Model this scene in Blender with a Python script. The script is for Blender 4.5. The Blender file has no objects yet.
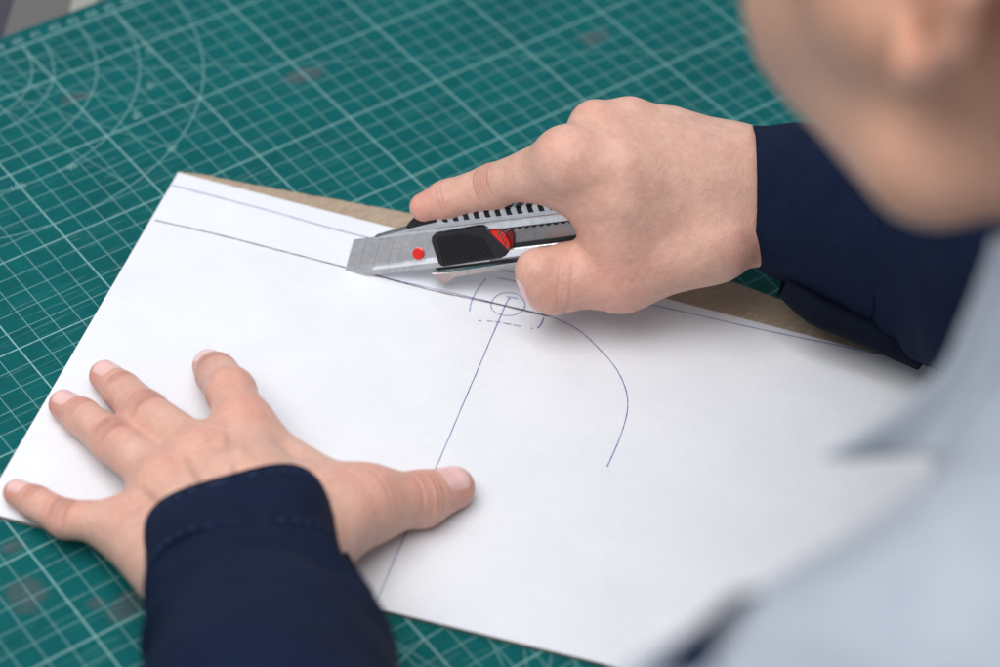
import bpy, bmesh, math, random
import numpy as np
from mathutils import Vector, Matrix
random.seed(7); rng = np.random.default_rng(7)
SC = bpy.context.scene
COL = SC.collection
S = 0.01                                   # everything below is written in centimetres

# ------------------------------------------------------------------ camera
CAM = np.array([-39.5619, -82.1142, 71.1269]); FPX = 2410.7
RM = np.array([[0.80008930, -0.59782192, 0.04965947],
               [-0.38829109, -0.57920540, -0.71676435],
               [0.45726047, 0.55419316, -0.69554497]])
def ray(px, py): return RM.T @ np.array([(px-500)/FPX, (py-333.5)/FPX, 1.0])
def at(px, py, z=0.0):                     # pixel of the photograph -> point at height z
    d = ray(px, py); return CAM + d*((z-CAM[2])/d[2])
def deep(px, py, dep): return CAM + dep*ray(px, py)
def proj(P):
    Y = RM @ (np.asarray(P, float)-CAM); return 500+FPX*Y[0]/Y[2], 333.5+FPX*Y[1]/Y[2], Y[2]
cam = bpy.data.objects.new('camera', bpy.data.cameras.new('camera')); COL.objects.link(cam)
M = np.eye(4); M[:3, 0] = RM[0]; M[:3, 1] = -RM[1]; M[:3, 2] = -RM[2]; M[:3, 3] = CAM*S
cam.matrix_world = Matrix(M.tolist())
cam.data.sensor_width = 36; cam.data.lens = FPX/1000*36
cam.data.clip_start = 0.02; cam.data.clip_end = 50
cam.data.dof.use_dof = True; cam.data.dof.focus_distance = 1.0; cam.data.dof.aperture_fstop = 4.6
SC.camera = cam

# ------------------------------------------------------------------ node helpers
def mat(name):
    m = bpy.data.materials.new(name); m.use_nodes = True
    nt = m.node_tree; b = nt.nodes['Principled BSDF']
    return m, nt, b
def N(nt, typ, **kw):
    n = nt.nodes.new(typ)
    for k, v in kw.items():
        if k.startswith('i_'): n.inputs[k[2:].replace('_', ' ')].default_value = v
        else: setattr(n, k, v)
    return n
def L(nt, a, b): nt.links.new(a, b)
def Mth(nt, op, a, b=None, c=None, clamp=False):
    n = nt.nodes.new('ShaderNodeMath'); n.operation = op; n.use_clamp = clamp
    for i, v in enumerate((a, b, c)):
        if v is None: continue
        if isinstance(v, (int, float)): n.inputs[i].default_value = v
        else: L(nt, v, n.inputs[i])
    return n.outputs[0]
def mixc(nt, fac, a, b, mode='MIX'):
    n = nt.nodes.new('ShaderNodeMix'); n.data_type = 'RGBA'; n.blend_type = mode
    for i, v in ((0, fac), (6, a), (7, b)):
        if isinstance(v, (int, float)): n.inputs[i].default_value = v
        elif isinstance(v, tuple): n.inputs[i].default_value = v if len(v) == 4 else v+(1,)
        else: L(nt, v, n.inputs[i])
    return n.outputs[2]
def noise(nt, vec, scale, detail=3, rough=.5, dist=0):
    n = N(nt, 'ShaderNodeTexNoise'); n.inputs['Scale'].default_value = scale
    n.inputs['Detail'].default_value = detail; n.inputs['Roughness'].default_value = rough; n.inputs['Distortion'].default_value = dist
    if vec is not None: L(nt, vec, n.inputs['Vector'])
    return n
def ramp(nt, fac, stops):
    r = nt.nodes.new('ShaderNodeValToRGB'); L(nt, fac, r.inputs[0]); e = r.color_ramp.elements
    while len(e) > 1: e.remove(e[-1])
    e[0].position = stops[0][0]; e[0].color = tuple(stops[0][1])+(1,)
    for p, c in stops[1:]:
        q = e.new(p); q.color = tuple(c)+(1,)
    return r.outputs[0]
def bump(nt, b, h, strength, dist):
    n = N(nt, 'ShaderNodeBump'); n.inputs['Strength'].default_value = strength; n.inputs['Distance'].default_value = dist
    L(nt, h, n.inputs['Height']); L(nt, n.outputs[0], b.inputs['Normal']); return n
def objco(nt): return nt.nodes.new('ShaderNodeTexCoord').outputs['Object']

# ------------------------------------------------------------------ materials
def plain(name, col, rough=.5, metal=0, spec=.5, bumpscale=0, bstr=.1, bdist=.0002, var=.0):
    m, nt, b = mat(name)
    b.inputs['Roughness'].default_value = rough; b.inputs['Metallic'].default_value = metal
    b.inputs['Specular IOR Level'].default_value = spec
    co = objco(nt); n = noise(nt, co, bumpscale or 300, 4)
    lo = tuple(c*(1-var) for c in col); hi = tuple(min(1, c*(1+var)) for c in col)
    L(nt, ramp(nt, n.outputs[0], [(.3, lo), (.7, hi)]), b.inputs['Base Color'])
    if bumpscale: bump(nt, b, n.outputs[0], bstr, bdist)
    return m

def skin_material():
    m, nt, b = mat('skin')
    co = objco(nt)
    a = N(nt, 'ShaderNodeAttribute', attribute_name='tone'); t = a.outputs['Color']
    sp = N(nt, 'ShaderNodeSeparateColor'); L(nt, t, sp.inputs[0])
    n1 = noise(nt, co, 55, 5, .6); n2 = noise(nt, co, 380, 4, .65); n3 = noise(nt, co, 140, 3, .5)
    base = ramp(nt, n1.outputs[0], [(.25, (.675, .395, .305)), (.5, (.71, .432, .338)), (.78, (.74, .475, .38))])
    mott = ramp(nt, n3.outputs[0], [(.35, (.93, .89, .885)), (.65, (1.03, 1.02, 1.015))])
    base = mixc(nt, .8, base, mott, 'MULTIPLY')
    red = mixc(nt, sp.outputs[0], base, (.68, .27, .22))
    pale = mixc(nt, sp.outputs[1], red, (.61, .325, .195))
    blue = mixc(nt, sp.outputs[2], pale, (.36, .185, .145))  # dark tint imitates shade in the creases; also colours the veins
    fine = ramp(nt, n2.outputs[0], [(.3, (.90, .87, .86)), (.7, (1.05, 1.05, 1.05))])
    L(nt, mixc(nt, .8, blue, fine, 'MULTIPLY'), b.inputs['Base Color'])
    b.inputs['Subsurface Weight'].default_value = .18
    b.inputs['Subsurface Radius'].default_value = (1.0, .35, .18)
    b.inputs['Subsurface Scale'].default_value = .004
    b.inputs['Specular IOR Level'].default_value = .42
    rr = N(nt, 'ShaderNodeMapRange'); L(nt, n3.outputs[0], rr.inputs[0]); rr.inputs[3].default_value = .33; rr.inputs[4].default_value = .50
    L(nt, rr.outputs[0], b.inputs['Roughness'])
    # fine skin grain: small cells plus soft ripples
    mp = N(nt, 'ShaderNodeMapping'); mp.inputs['Scale'].default_value = (1, 1.3, 1); L(nt, co, mp.inputs[0])
    v = N(nt, 'ShaderNodeTexVoronoi', feature='DISTANCE_TO_EDGE'); v.inputs['Scale'].default_value = 900; L(nt, mp.outputs[0], v.inputs['Vector'])
    vs = Mth(nt, 'MINIMUM', v.outputs['Distance'], .25)
    h = Mth(nt, 'ADD', Mth(nt, 'MULTIPLY', vs, .9), Mth(nt, 'MULTIPLY', n2.outputs[0], .8))
    n4 = noise(nt, co, 160, 4, .6, .6)
    h = Mth(nt, 'ADD', h, Mth(nt, 'MULTIPLY', n4.outputs[0], 1.6))
    bump(nt, b, h, .62, .0004)
    return m

def fabric_material(name, c0, c1, scale=1.0, rough=.85, sheen=.0):
    m, nt, b = mat(name)
    co = objco(nt)
    w1 = N(nt, 'ShaderNodeTexWave', wave_type='BANDS', bands_direction='DIAGONAL'); w1.inputs['Scale'].default_value = 620*scale
    w1.inputs['Distortion'].default_value = 2.2; w1.inputs['Detail'].default_value = 2; w1.inputs['Detail Scale'].default_value = 2; L(nt, co, w1.inputs[0])
    n1 = noise(nt, co, 45, 5, .6); n2 = noise(nt, co, 1500*scale, 3, .6); n3 = noise(nt, co, 260, 4, .6)
    base = ramp(nt, n1.outputs[0], [(.3, c0), (.7, c1)])
    th = ramp(nt, n2.outputs[0], [(.35, (.72, .74, .78)), (.68, (1.25, 1.22, 1.2))])
    base = mixc(nt, .7, base, th, 'MULTIPLY')
    wv = ramp(nt, w1.outputs['Fac'], [(.2, (.86, .86, .88)), (.8, (1.1, 1.1, 1.1))])
    L(nt, mixc(nt, .7, base, wv, 'MULTIPLY'), b.inputs['Base Color'])
    b.inputs['Roughness'].default_value = rough; b.inputs['Specular IOR Level'].default_value = .12
    b.inputs['Sheen Weight'].default_value = sheen; b.inputs['Sheen Roughness'].default_value = .5
    b.inputs['Sheen Tint'].default_value = (.6, .7, 1, 1)
    h = Mth(nt, 'ADD', Mth(nt, 'MULTIPLY', w1.outputs['Fac'], .5), Mth(nt, 'ADD', n2.outputs[0], Mth(nt, 'MULTIPLY', n3.outputs[0], 1.5)))
    bump(nt, b, h, .5, .0006)
    return m

def line_mask(nt, coord, period, width, offset=0.0):
    # 1 on the printed line, 0 off it; coord in cm
    x = Mth(nt, 'ADD', coord, -offset+period/2)
    f = Mth(nt, 'SUBTRACT', x, Mth(nt, 'MULTIPLY', Mth(nt, 'FLOOR', Mth(nt, 'DIVIDE', x, period)), period))
    d = Mth(nt, 'ABSOLUTE', Mth(nt, 'SUBTRACT', f, period/2))
    n = N(nt, 'ShaderNodeMapRange', interpolation_type='SMOOTHSTEP'); L(nt, d, n.inputs[0])
    n.inputs[1].default_value = width*.5; n.inputs[2].default_value = width*.5+.016; n.inputs[3].default_value = 1; n.inputs[4].default_value = 0
    return n.outputs[0]
def band(nt, d, width):
    d = Mth(nt, 'ABSOLUTE', d)
    n = N(nt, 'ShaderNodeMapRange', interpolation_type='SMOOTHSTEP'); L(nt, d, n.inputs[0])
    n.inputs[1].default_value = width*.5; n.inputs[2].default_value = width*.5+.016; n.inputs[3].default_value = 1; n.inputs[4].default_value = 0
    return n.outputs[0]

X0, X1, Y0, Y1 = -62.0, 36.0, -58.0, 4.15     # mat extents, cm
def mat_material():
    m, nt, b = mat('green_vinyl')
    co = objco(nt)
    sc = N(nt, 'ShaderNodeVectorMath', operation='SCALE'); L(nt, co, sc.inputs[0]); sc.inputs['Scale'].default_value = 100
    sx = N(nt, 'ShaderNodeSeparateXYZ'); L(nt, sc.outputs[0], sx.inputs[0]); X, Y = sx.outputs[0], sx.outputs[1]
    minor = Mth(nt, 'MAXIMUM', line_mask(nt, X, 1, .022), line_mask(nt, Y, 1, .022))
    major = Mth(nt, 'MAXIMUM', line_mask(nt, X, 5, .050), line_mask(nt, Y, 5, .050))
    # border of the printed field
    edge = band(nt, Mth(nt, 'SUBTRACT', Y, 3.0), .075)
    # protractor arcs round (-4, 3)
    dx = Mth(nt, 'ADD', X, 4.0); dy = Mth(nt, 'ADD', Y, -3.0)
    r = Mth(nt, 'SQRT', Mth(nt, 'ADD', Mth(nt, 'MULTIPLY', dx, dx), Mth(nt, 'MULTIPLY', dy, dy)))
    arcs = None
    for q in (4, 5, 7, 9, 12):
        k = band(nt, Mth(nt, 'ADD', r, -float(q)), .045); arcs = k if arcs is None else Mth(nt, 'MAXIMUM', arcs, k)
    diag = None
    for ang in (-30, -45, -60, -75, -15):
        c, s = math.cos(math.radians(ang)), math.sin(math.radians(ang))
        k = band(nt, Mth(nt, 'SUBTRACT', Mth(nt, 'MULTIPLY', dx, -s), Mth(nt, 'MULTIPLY', dy, -c)), .03)
        if ang != -30: k = Mth(nt, 'MULTIPLY', k, Mth(nt, 'LESS_THAN', r, 12.0))
        diag = k if diag is None else Mth(nt, 'MAXIMUM', diag, k)
    # second protractor near the front edge
    ex = Mth(nt, 'ADD', X, 4.2); ey = Mth(nt, 'ADD', Y, 43.0)
    re = Mth(nt, 'SQRT', Mth(nt, 'ADD', Mth(nt, 'MULTIPLY', ex, ex), Mth(nt, 'MULTIPLY', ey, ey)))
    for ang in (30, 45, 60, 75, 105, 120, 135, 150):
        c, s = math.cos(math.radians(ang)), math.sin(math.radians(ang))
        k = band(nt, Mth(nt, 'SUBTRACT', Mth(nt, 'MULTIPLY', ex, -s), Mth(nt, 'MULTIPLY', ey, -c)), .035)
        diag = Mth(nt, 'MAXIMUM', diag, Mth(nt, 'MULTIPLY', k, Mth(nt, 'LESS_THAN', re, 9.0)))
    for q in (6, 9):
        arcs = Mth(nt, 'MAXIMUM', arcs, band(nt, Mth(nt, 'ADD', re, -float(q)), .045))
    inside = Mth(nt, 'LESS_THAN', Y, 3.05)
    lines = Mth(nt, 'MAXIMUM', Mth(nt, 'MULTIPLY', minor, .64), Mth(nt, 'MULTIPLY', major, .95))
    lines = Mth(nt, 'MAXIMUM', lines, Mth(nt, 'MULTIPLY', arcs, .6))
    lines = Mth(nt, 'MAXIMUM', lines, Mth(nt, 'MULTIPLY', diag, .5))
    lines = Mth(nt, 'MAXIMUM', Mth(nt, 'MULTIPLY', lines, inside), Mth(nt, 'MULTIPLY', edge, .95))
    # worn print
    wn = noise(nt, co, 320, 4, .7); wear = N(nt, 'ShaderNodeMapRange'); L(nt, wn.outputs[0], wear.inputs[0])
    wear.inputs[1].default_value = .30; wear.inputs[2].default_value = .52; wear.inputs[3].default_value = .55; wear.inputs[4].default_value = 1
    lines = Mth(nt, 'MULTIPLY', lines, wear.outputs[0])
    n1 = noise(nt, co, 16, 5, .6); n2 = noise(nt, co, 900, 3, .6); n3 = noise(nt, co, 90, 5, .65)
    base = ramp(nt, n1.outputs[0], [(.3, (.0006, .082, .086)), (.55, (.0008, .096, .099)), (.75, (.001, .108, .109))])
    base = mixc(nt, .6, base, ramp(nt, n3.outputs[0], [(.32, (.72, .80, .82)), (.6, (1.1, 1.08, 1.08))]), 'MULTIPLY')
    base = mixc(nt, .6, base, ramp(nt, n2.outputs[0], [(.35, (.8, .82, .83)), (.65, (1.15, 1.12, 1.12))]), 'MULTIPLY')
    # grey-brown scuffs where old marks were rubbed
    sd = None
    for (u, v, rx, ry) in ((10.0, -6.2, 1.1, .7), (-16.1, -26.8, .9, 1.0), (-13.3, -29.4, .9, .7), (0.2, -1.8, .7, .4), (23.5, -11.4, 1.1, .6), (-15.3, -24.4, .7, .4), (-14.2, -28.6, .5, .4)):
        q = Mth(nt, 'SQRT', Mth(nt, 'ADD', Mth(nt, 'POWER', Mth(nt, 'DIVIDE', Mth(nt, 'ADD', X, -u), rx), 2.0), Mth(nt, 'POWER', Mth(nt, 'DIVIDE', Mth(nt, 'ADD', Y, -v), ry), 2.0)))
        q = Mth(nt, 'ADD', q, Mth(nt, 'MULTIPLY', Mth(nt, 'ADD', n3.outputs[0], -.5), 2.6))
        mr = N(nt, 'ShaderNodeMapRange', interpolation_type='SMOOTHSTEP'); L(nt, q, mr.inputs[0])
        mr.inputs[1].default_value = .45; mr.inputs[2].default_value = 1.1; mr.inputs[3].default_value = .62; mr.inputs[4].default_value = 0
        sd = mr.outputs[0] if sd is None else Mth(nt, 'MAXIMUM', sd, mr.outputs[0])
    base = mixc(nt, sd, base, (.075, .085, .095))
    # hairline knife cuts
    cuts = None
    for k, (ang, scx) in enumerate(((.5, 38), (1.9, 46), (2.6, 30))):
        mp = N(nt, 'ShaderNodeMapping'); mp.inputs['Rotation'].default_value = (0, 0, ang); mp.inputs['Scale'].default_value = (1.0, scx, 1); L(nt, co, mp.inputs[0])
        cn = noise(nt, mp.outputs[0], 9+k*3, 2, .5)
        cc = band(nt, Mth(nt, 'ADD', cn.outputs[0], -.665), .0)
        cuts = cc if cuts is None else Mth(nt, 'MAXIMUM', cuts, cc)
    base = mixc(nt, Mth(nt, 'MULTIPLY', cuts, .35), base, (.13, .30, .30))
    L(nt, mixc(nt, lines, base, (.23, .43, .43)), b.inputs['Base Color'])
    b.inputs['Roughness'].default_value = .7; b.inputs['Specular IOR Level'].default_value = .12
    h = Mth(nt, 'ADD', Mth(nt, 'MULTIPLY', n2.outputs[0], 1.0), Mth(nt, 'MULTIPLY', n3.outputs[0], .8))
    bump(nt, b, h, .35, .00025)
    return m

def paper_material():
    m, nt, b = mat('white_paper'); co = objco(nt)
    n1 = noise(nt, co, 30, 5, .6); n2 = noise(nt, co, 700, 4, .6); n3 = noise(nt, co, 110, 5, .7)
    base = ramp(nt, n1.outputs[0], [(.3, (.73, .745, .79)), (.7, (.775, .79, .83))])
    base = mixc(nt, .6, base, ramp(nt, n2.outputs[0], [(.35, (.965, .965, .97)), (.65, (1.02, 1.02, 1.02))]), 'MULTIPLY')
    sm = ramp(nt, n3.outputs[0], [(.70, (1, 1, 1)), (.80, (.90, .90, .91))])
    L(nt, mixc(nt, .6, base, sm, 'MULTIPLY'), b.inputs['Base Color'])
    b.inputs['Roughness'].default_value = .42; b.inputs['Specular IOR Level'].default_value = .35
    bump(nt, b, Mth(nt, 'ADD', n2.outputs[0], Mth(nt, 'MULTIPLY', n1.outputs[0], 4)), .15, .0004)
    return m
def card_material():
    m, nt, b = mat('brown_chipboard'); co = objco(nt)
    mp = N(nt, 'ShaderNodeMapping'); mp.inputs['Rotation'].default_value = (0, 0, .95); mp.inputs['Scale'].default_value = (1, 5, 1); L(nt, co, mp.inputs[0])
    n1 = noise(nt, mp.outputs[0], 160, 5, .7); n2 = noise(nt, co, 1200, 4, .7)
    base = ramp(nt, n1.outputs[0], [(.3, (.32, .24, .17)), (.7, (.46, .36, .27))])
    L(nt, mixc(nt, .7, base, ramp(nt, n2.outputs[0], [(.3, (.75, .74, .72)), (.7, (1.15, 1.15, 1.15))]), 'MULTIPLY'), b.inputs['Base Color'])
    b.inputs['Roughness'].default_value = .9
    bump(nt, b, n2.outputs[0], .5, .0004)
    return m
def table_material():
    m, nt, b = mat('striped_tabletop'); co = objco(nt)
    sc = N(nt, 'ShaderNodeVectorMath', operation='SCALE'); L(nt, co, sc.inputs[0]); sc.inputs['Scale'].default_value = 100
    sx = N(nt, 'ShaderNodeSeparateXYZ'); L(nt, sc.outputs[0], sx.inputs[0])
    p, q, e, w = at(3, 38, -.35), at(14, 0, -.35), at(68, 14, -.35), at(94, 4, -.35)
    d = (q-p)[:2]; d /= np.linalg.norm(d); nrm = np.array([d[1], -d[0]]); o0 = float(nrm@p[:2])
    t = Mth(nt, 'ADD', Mth(nt, 'ADD', Mth(nt, 'MULTIPLY', sx.outputs[0], float(nrm[0])), Mth(nt, 'MULTIPLY', sx.outputs[1], float(nrm[1]))), -o0)
    a, c = float(nrm@e[:2])-o0, float(nrm@w[:2])-o0
    P = 30.0
    f = Mth(nt, 'DIVIDE', Mth(nt, 'SUBTRACT', t, Mth(nt, 'MULTIPLY', Mth(nt, 'FLOOR', Mth(nt, 'DIVIDE', t, P)), P)), P)
    r = nt.nodes.new('ShaderNodeValToRGB'); L(nt, f, r.inputs[0]); els = r.color_ramp.elements; r.color_ramp.interpolation = 'CONSTANT'
    els[0].position = 0; els[0].color = (.125, .12, .12, 1); els[1].position = a/P; els[1].color = (.30, .31, .28, 1)
    z = els.new(c/P); z.color = (.15, .13, .125, 1); z = els.new(.80); z.color = (.045, .045, .06, 1)
    n2 = noise(nt, co, 900, 3, .6)
    L(nt, mixc(nt, .6, r.outputs[0], ramp(nt, n2.outputs[0], [(.3, (.75, .75, .75)), (.7, (1.2, 1.2, 1.2))]), 'MULTIPLY'), b.inputs['Base Color'])
    b.inputs['Roughness'].default_value = .8; bump(nt, b, n2.outputs[0], .4, .0005)
    return m

def steel_material(name, col, rough, brushed=True):
    m, nt, b = mat(name); co = objco(nt)
    mp = N(nt, 'ShaderNodeMapping'); mp.inputs['Scale'].default_value = (1, 14, 14); L(nt, co, mp.inputs[0])
    n1 = noise(nt, mp.outputs[0], 130, 4, .6); n2 = noise(nt, co, 260, 4, .6)
    L(nt, mixc(nt, .7, (*col, 1), ramp(nt, n2.outputs[0], [(.3, (.82, .82, .83)), (.7, (1.08, 1.08, 1.08))]), 'MULTIPLY'), b.inputs['Base Color'])
    b.inputs['Metallic'].default_value = 1
    rr = N(nt, 'ShaderNodeMapRange'); L(nt, n2.outputs[0], rr.inputs[0]); rr.inputs[3].default_value = rough*.7; rr.inputs[4].default_value = rough*1.4
    L(nt, rr.outputs[0], b.inputs['Roughness'])
    if brushed: bump(nt, b, n1.outputs[0], .12, .0002)
    return m

MT = dict(skin=skin_material(), navy=fabric_material('navy_cotton', (.0043, .0102, .030), (.0072, .0150, .043)),
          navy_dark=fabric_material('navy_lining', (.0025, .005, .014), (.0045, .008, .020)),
          thread=plain('navy_thread', (.04, .06, .13), .8, var=.2, bumpscale=900),
          grey=fabric_material('pale_grey_cotton', (.32, .365, .42), (.40, .44, .49), .7, sheen=.05),
          vinyl=mat_material(), paper=paper_material(), card=card_material(), table=table_material(),
          print=plain('printed_white', (.17, .34, .34), .6, var=.2, bumpscale=500),
          pen=plain('blue_pen_ink', (.03, .028, .30), .4, var=.35, bumpscale=420),
          darkpen=plain('dark_blue_ink', (.022, .02, .085), .45, var=.4, bumpscale=420),
          cut=plain('cut_groove', (.12, .085, .07), .9, var=.6, bumpscale=500),
          chrome=steel_material('bright_steel', (.88, .89, .91), .17), dullsteel=steel_material('blade_steel', (.78, .78, .79), .22),
          darksteel=steel_material('dark_steel', (.42, .42, .43), .22),
          rubber=plain('black_plastic', (.012, .013, .017), .42, spec=.45, var=.3, bumpscale=700, bstr=.15),
          red=plain('red_plastic', (.70, .022, .015), .32, spec=.5, var=.1, bumpscale=400, bstr=.05),
          etch=plain('etched_mark', (.50, .49, .48), .55, metal=.8, var=.2, bumpscale=900),
          nail=plain('fingernail', (.80, .50, .47), .2, spec=.55, var=.07, bumpscale=130, bstr=.08),
          nailtip=plain('nail_edge', (.72, .58, .46), .35, var=.05, bumpscale=200),
          hair=plain('dark_hair', (.022, .014, .010), .5, var=.5, bumpscale=300, bstr=.8, bdist=.001))

# ------------------------------------------------------------------ object helpers
def tag(o, label, cat=None, group=None, kind=None):
    if label: o['label'] = label
    if cat: o['category'] = cat
    if group: o['group'] = group
    if kind: o['kind'] = kind
    return o
def link(name, me, m=None, parent=None, smooth=False):
    o = bpy.data.objects.new(name, me); COL.objects.link(o)
    if m is not None:
        for k in (m if isinstance(m, (list, tuple)) else [m]): me.materials.append(k)
    if parent is not None:
        o.parent = parent; o.matrix_parent_inverse = parent.matrix_world.inverted()
    if smooth:
        me.polygons.foreach_set('use_smooth', np.ones(len(me.polygons), bool))
    return o
def empty(name, loc=(0, 0, 0)):
    o = bpy.data.objects.new(name, None); COL.objects.link(o); o.empty_display_size = .02
    o.location = tuple(float(q)*S for q in loc)
    o.matrix_world = Matrix.Translation(o.location); return o
def mesh_np(name, V, F):
    me = bpy.data.meshes.new(name); me.from_pydata((np.asarray(V)*S).tolist(), [], [list(map(int, f)) for f in F]); me.update(); return me
def mesh_quads(name, V, Q):
    V = np.asarray(V, np.float32)*S; Q = np.asarray(Q, np.int32); me = bpy.data.meshes.new(name)
    me.vertices.add(len(V)); me.vertices.foreach_set('co', V.ravel())
    me.loops.add(Q.size); me.loops.foreach_set('vertex_index', Q.ravel())
    me.polygons.add(len(Q)); me.polygons.foreach_set('loop_start', np.arange(0, Q.size, 4, dtype=np.int32))
    me.update(calc_edges=True); me.validate(); return me
def grid_faces(n, mm, wrap=False):
    F = []
    for i in range(n-1):
        for j in range(mm if wrap else mm-1):
            k = (j+1) % mm; F.append((i*mm+j, i*mm+k, (i+1)*mm+k, (i+1)*mm+j))
    return F
def bm_to(bm, name):
    bmesh.ops.recalc_face_normals(bm, faces=bm.faces[:])
    me = bpy.data.meshes.new(name); bm.to_mesh(me); bm.free(); me.transform(Matrix.Scale(S, 4)); me.update(); return me
def prism(bm, pts, z0, z1, bev=0.0, seg=2, frame=None):
    """extrude a 2-D outline between z0 and z1 (local knife/board space), bevel its rims"""
    b2 = bmesh.new(); vs = [b2.verts.new((p[0], p[1], z0)) for p in pts]
    f = b2.faces.new(vs); r = bmesh.ops.extrude_face_region(b2, geom=[f])
    for v in r['geom']:
        if isinstance(v, bmesh.types.BMVert): v.co.z = z1
    bmesh.ops.recalc_face_normals(b2, faces=b2.faces[:])
    if bev: bmesh.ops.bevel(b2, geom=b2.edges[:], offset=bev, segments=seg, affect='EDGES', clamp_overlap=True)
    me = bpy.data.meshes.new('tmp'); b2.to_mesh(me); b2.free(); bm.from_mesh(me); bpy.data.meshes.remove(me)
def catmull(P, n):
    P = np.asarray(P, float); out = []
    for i in range(len(P)-1):
        p0, p1, p2, p3 = P[max(i-1, 0)], P[i], P[i+1], P[min(i+2, len(P)-1)]
        for t in np.arange(n)/n:
            out.append(.5*((2*p1)+(p2-p0)*t+(2*p0-5*p1+4*p2-p3)*t*t+(3*p1-p0-3*p2+p3)*t**3))
    out.append(P[-1]); return np.array(out)
def unit(v): v = np.asarray(v, float); return v/np.linalg.norm(v)

# ------------------------------------------------------------------ table and cutting mat
bm = bmesh.new(); prism(bm, [(-75, -62), (55, -62), (55, 45), (-75, 45)], -4.35, -.35, .25)
t = link('table_surface', bm_to(bm, 'table_surface'), MT['table']); tag(t, 'grey tabletop with dark and cream stripes under the cutting mat', kind='structure')
matroot = empty('cutting_mat', ((X0+X1)/2, (Y0+Y1)/2, -.35))
tag(matroot, 'green self-healing cutting mat printed with a white centimetre grid', 'cutting mat')
bm = bmesh.new(); prism(bm, [(X0, Y0), (X1, Y0), (X1, Y1), (X0, Y1)], -.345, 0, .05)
mb = link('mat_board', bm_to(bm, 'mat_board'), MT['vinyl'], matroot)
def text_mesh(name, s, x, y, size, rot, z=.004):
    cu = bpy.data.curves.new(name, 'FONT'); cu.body = s; cu.size = size*S; cu.align_x = 'CENTER'; cu.align_y = 'CENTER'
    o = bpy.data.objects.new(name, cu); COL.objects.link(o)
    dg = bpy.context.evaluated_depsgraph_get(); me = bpy.data.meshes.new_from_object(o.evaluated_get(dg))
    bpy.data.objects.remove(o); bpy.data.curves.remove(cu)
    me.transform(Matrix.Translation((x*S, y*S, z*S)) @ Matrix.Rotation(math.radians(rot), 4, 'Z')); me.materials.clear()
    return me
for k in range(-3, 33):
    link('printed_number', text_mesh('printed_number', str(40+k), k, 3.42, .62, 0), MT['print'], matroot)
for ang, rr_, s in ((-22, 9.6, '30'), (-38, 9.6, '45'), (-52, 9.5, '60'), (-60, 12.0, '60'), (-80, 9.2, '90'), (-97, 9.0, '105'), (-106, 9.1, '120')):
    a = math.radians(ang)
    link('printed_number', text_mesh('printed_number', s, -4+rr_*math.cos(a), 3+rr_*math.sin(a), .5, ang+90), MT['print'], matroot)

# ------------------------------------------------------------------ cardboard and paper
TL, BL = np.array([1.22, -9.21]), np.array([-15.62, -22.32]); dt, db = np.array([.5735, -.8192]), np.array([.617, -.787])
TR, BR = TL+dt*46, BL+db*49
top = catmull([tuple(at(x, y, .2)[:2]) for x, y in ((179, 171.5), (202, 174), (243, 180.5), (279, 187), (324, 196), (364, 203.5), (400, 210.5))]+[(12.4, -22.0), (16.1, -26.95), (17.2, -28.1), (18.4, -30.5), (19.6, -33.3), (21.2, -36.8), (24.6, -42.6), (27.6, -47.0)], 14)
jit = np.cumsum(rng.normal(0, .012, len(top))); jit -= np.linspace(jit[0], jit[-1], len(top))
top = top + np.stack([rng.normal(0, .014, len(top))+jit, rng.normal(0, .014, len(top))+jit*.6], 1)
outl = [tuple(p) for p in top]+[tuple(BR+np.array([.05, .05])), tuple(BL+np.array([.06, 0]))]
bm = bmesh.new(); prism(bm, outl, .002, .20, .012, 1)
cb = link('cardboard_sheet', bm_to(bm, 'cardboard_sheet'), MT['card']); tag(cb, 'brown chipboard sheet with a curved edge showing from under the white paper', 'cardboard')
nx, ny = 70, 50; V = []
for i in range(nx):
    for j in range(ny):
        u, v = i/(nx-1), j/(ny-1); p = (TL*(1-u)+TR*u)*(1-v)+(BL*(1-u)+BR*u)*v
        z = .232+.010*math.sin(u*9+v*4)*math.sin(v*7+1)*min(1, 6*min(u, 1-u, v, 1-v))
        V.append((p[0], p[1], z))
pap = link('paper_sheet', mesh_np('paper_sheet', V, grid_faces(nx, ny)), MT['paper'])
sm = pap.modifiers.new('thickness', 'SOLIDIFY'); sm.thickness = .012*S; sm.offset = -1
tag(pap, 'white paper sheet with blue pen guidelines, being cut along a dark line', 'paper sheet')
PZ = .2465
def ribbon(name, pts, w, m, z=PZ, n=10, wob=.01, parent=pap, skip=None):
    P = catmull([(p[0], p[1]) for p in pts], n); V, F = [], []
    for i, p in enumerate(P):
        d = unit(P[min(i+1, len(P)-1)]-P[max(i-1, 0)]); q = np.array([-d[1], d[0]])
        ww = w*(.75+.5*rng.random())/2; p = p+q*rng.normal(0, wob*.3)
        V += [(*(p+q*ww), z), (*(p-q*ww), z)]
    for i in range(len(P)-1):
        if skip and rng.random() < skip: continue
        F.append((2*i, 2*i+1, 2*i+3, 2*i+2))
    return link(name, mesh_np(name, V, F), m, parent)
def pix(l, z=.25): return [at(x, y, z)[:2] for x, y in l]
ribbon('pen_line', pix([(172, 185), (260, 208), (350, 233), (500, 269), (650, 304), (760, 329), (875, 353), (905, 360)]), .036, MT['pen'])
ribbon('pen_line', pix([(155, 220), (220, 235), (290, 253), (348, 268), (372, 274)]), .052, MT['darkpen'])
ribbon('pen_line', pix([(372, 274), (400, 281), (440, 290), (530, 311), (556, 318.5), (580, 331), (599, 348.5), (614, 365.5), (624, 384), (627.8, 402), (625.5, 420), (618.5, 441), (607, 467)]), .032, MT['pen'])
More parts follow.
